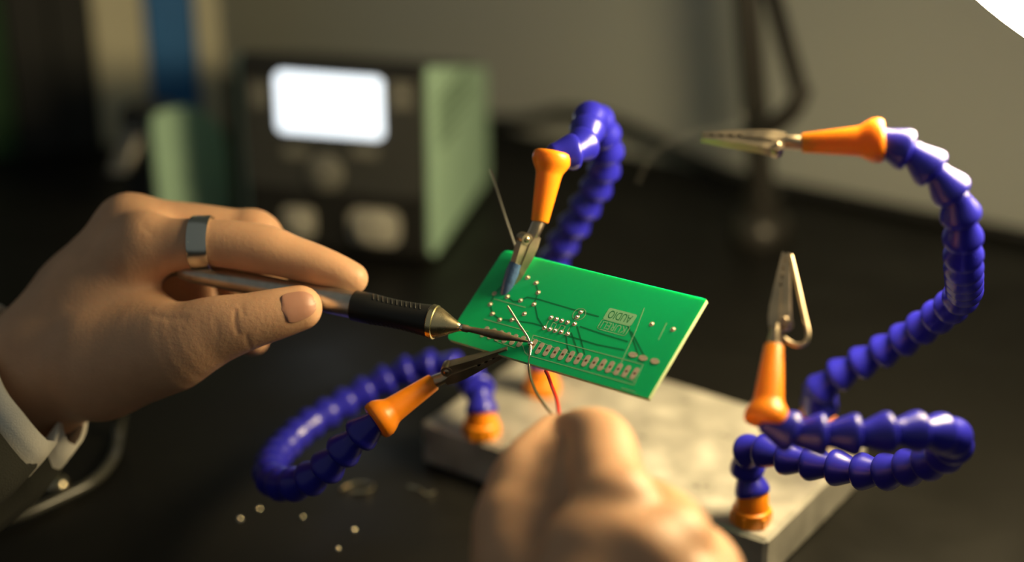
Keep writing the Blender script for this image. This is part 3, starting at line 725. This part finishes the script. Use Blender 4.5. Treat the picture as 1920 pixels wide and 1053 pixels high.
# ------------------------------------------------------------------ iron stand beside it
io = onz(300, 436, 0); isy = math.radians(48); ib = np.array([math.sin(isy), math.cos(isy), 0]); ia = np.array([ib[1], -ib[0], 0])
isf = (io, np.stack([ib, -ia, np.array([0, 0, 1.0])], 1))
isd = thing('iron_stand', io, 'black iron stand with rounded pale green side plate, beside the station', 'stand')
def rprof(x0, x1, h, r, n=8):
    return [(x0, 0), (x1, 0)]+[(x1-r+r*math.cos(a), h-r+r*math.sin(a)) for a in np.linspace(0, math.pi/2, n)]+[(x0+.6-.6*math.sin(a), h-.6+.6*math.cos(a)) for a in np.linspace(0, math.pi/2, 4)]
obj('body', MB().prism(rprof(0, 4.6, 6.6, 3.0), .3, 3.4, isf), M['black'], isd, bevel=.15, angle=30)
obj('side_plate', MB().prism(rprof(.1, 4.8, 6.9, 3.2), -.05, .31, isf), M['mint'], isd, bevel=.1, angle=30)
coil = [isf[0]+isf[1]@np.array([-1.2+1.0*math.cos(t*7*2*math.pi)*(.55+.2*t)+1.6*t, 1.8+math.sin(t*7*2*math.pi)*(.55+.2*t), 3.4+2.4*t]) for t in np.linspace(0, 1, 120)]
obj('coil_holder', MB().tube(coil, .12, 8), M['tube'], isd)

# ------------------------------------------------------------------ files against the wall
ROW0 = onz(-70, 306, 0); ROW1 = onz(428, 246, 0); rowd = nrm(ROW1-ROW0); rown = np.array([-rowd[1], rowd[0], 0])
def on_row(px):
    r_ = FW + RT*(px-CX)/F - UP*(270-CY)/F; t_ = ((ROW0-CAM)@rown)/(r_@rown); return (CAM+t_*r_-ROW0)@rowd
def binder(xl, xr, ybot, label, mcol, h=30, spine_side=None, depth=13):
    s_a, s_b = on_row(xl), on_row(xr); a = ROW0+rowd*s_a; wdt = s_b-s_a; bx = rowd
    fr = (a, np.stack([rowd, rown, np.array([0, 0, 1.0])], 1))
    t = thing('ring_binder', a+bx*wdt/2, label, 'binder', 'binders standing by the wall')
    th = .25
    obj('spine', MB().box((0, 0, 0), (wdt, th, h), fr), mcol, t, smooth=False, bevel=.08)
    obj('cover', MB().box((0, th, 0), (th, depth, h), fr), mcol, t, smooth=False)
    obj('cover', MB().box((wdt-th, th, 0), (wdt, depth, h), fr), spine_side or mcol, t, smooth=False)
    obj('paper_block', MB().box((th+.05, th+.6, .3), (wdt-th-.05, depth-.4, h-.6), fr), M['paper'], t, smooth=False)
binder(-70, 34, 300, 'dark green binder at the left end of the row', M['greenb'])
binder(40, 118, 292, 'black binder between the dark green one and another black one', M['blackb'])
binder(122, 194, 284, 'black binder directly left of the wide beige one', M['blackb'])
binder(198, 290, 270, 'wide beige binder between the black one and blue one', M['beige'])
binder(294, 382, 255, 'blue binder with a navy cover beside the wide beige one', M['blueb'], spine_side=M['navy'])
binder(386, 428, 244, 'narrow beige binder right of the blue one, beside the station', M['beige'])

# ------------------------------------------------------------------ cables and bits on the bench
cb = [WA+wd*q[0]-wn*1.2+np.array([0, 0, q[1]]) for q in ((-6, .35), (2, 1.0), (6, 2.3), (10, 2.2), (14, 1.2), (18, .45), (26, .35), (40, .35))]
tag(obj('power_cable', MB().tube(smoothpts(cb, .5), .4, 10), M['rubber']), 'black cable lying along the foot of the grey wall', 'cable')
bits = [(450, 975, .13, 'small solder drop furthest left on the bench top'), (486, 955, .09, 'faint solder drop just above the leftmost one'), (664, 995, .11, 'solder drop midway between the blue arm and the hand'),
        (634, 1030, .09, 'solder drop nearest the bottom edge of the picture'), (568, 970, .07, 'tiny dull solder drop below the left blue arm')]
for x, y, r, lab in bits:
    p = onz(x, y, 0)
    tag(obj('solder_drop', MB().lathe([(0, r*.7), (r*.35, r), (r*.8, r*.85), (r*1.2, r*.5), (r*1.35, r*.1)], framez(p, (0, 0, 1)), 14), M['solder']), lab, 'solder drop', 'solder drops on the bench')
def scrap(pix, lab, r):
    pts = smoothpts([onz(x, y, r) for x, y in pix], .1)
    tag(obj('solder_scrap', MB().tube(pts, r, 8), M['wire']), lab, 'solder scrap', 'curled solder scraps on the bench')
scrap([(638, 918), (655, 908), (680, 904), (700, 910), (690, 920), (660, 922)], 'curled solder scrap beside the left blue arm', .07)
scrap([(765, 912), (785, 916), (800, 926), (815, 922)], 'curled solder scrap beside the aluminium block', .06)
p = onz(108, 912, 0)
tag(obj('metal_stud', MB().lathe([(0, .5), (.15, .5), (.3, .4), (.36, .15)], framez(p, (0, 0, 1)), 20), M['wire']), 'small round metal stud beside the cord under the sleeve', 'stud')

# ------------------------------------------------------------------ thin solder smoke
sm_ = bpy.data.materials.new('thin_smoke'); sm_.use_nodes = True; nt = sm_.node_tree; nt.nodes.remove(nt.nodes['Principled BSDF'])
vs = nt.nodes.new('ShaderNodeVolumeScatter'); vs.inputs['Density'].default_value = 1.6; vs.inputs['Color'].default_value = (.9, .9, .85, 1)
nt.links.new(vs.outputs[0], nt.nodes['Material Output'].inputs['Volume'])
wisp = [P(1195, 345, 62), P(1225, 290, 62.5), P(1290, 250, 63), P(1360, 235, 63.5), P(1408, 215, 64), P(1380, 205, 64)]
tag(obj('smoke_wisp', MB().tube(smoothpts(wisp, .4), .22, 10), sm_), 'faint curl of solder smoke drifting above the board', 'smoke', kind='stuff')
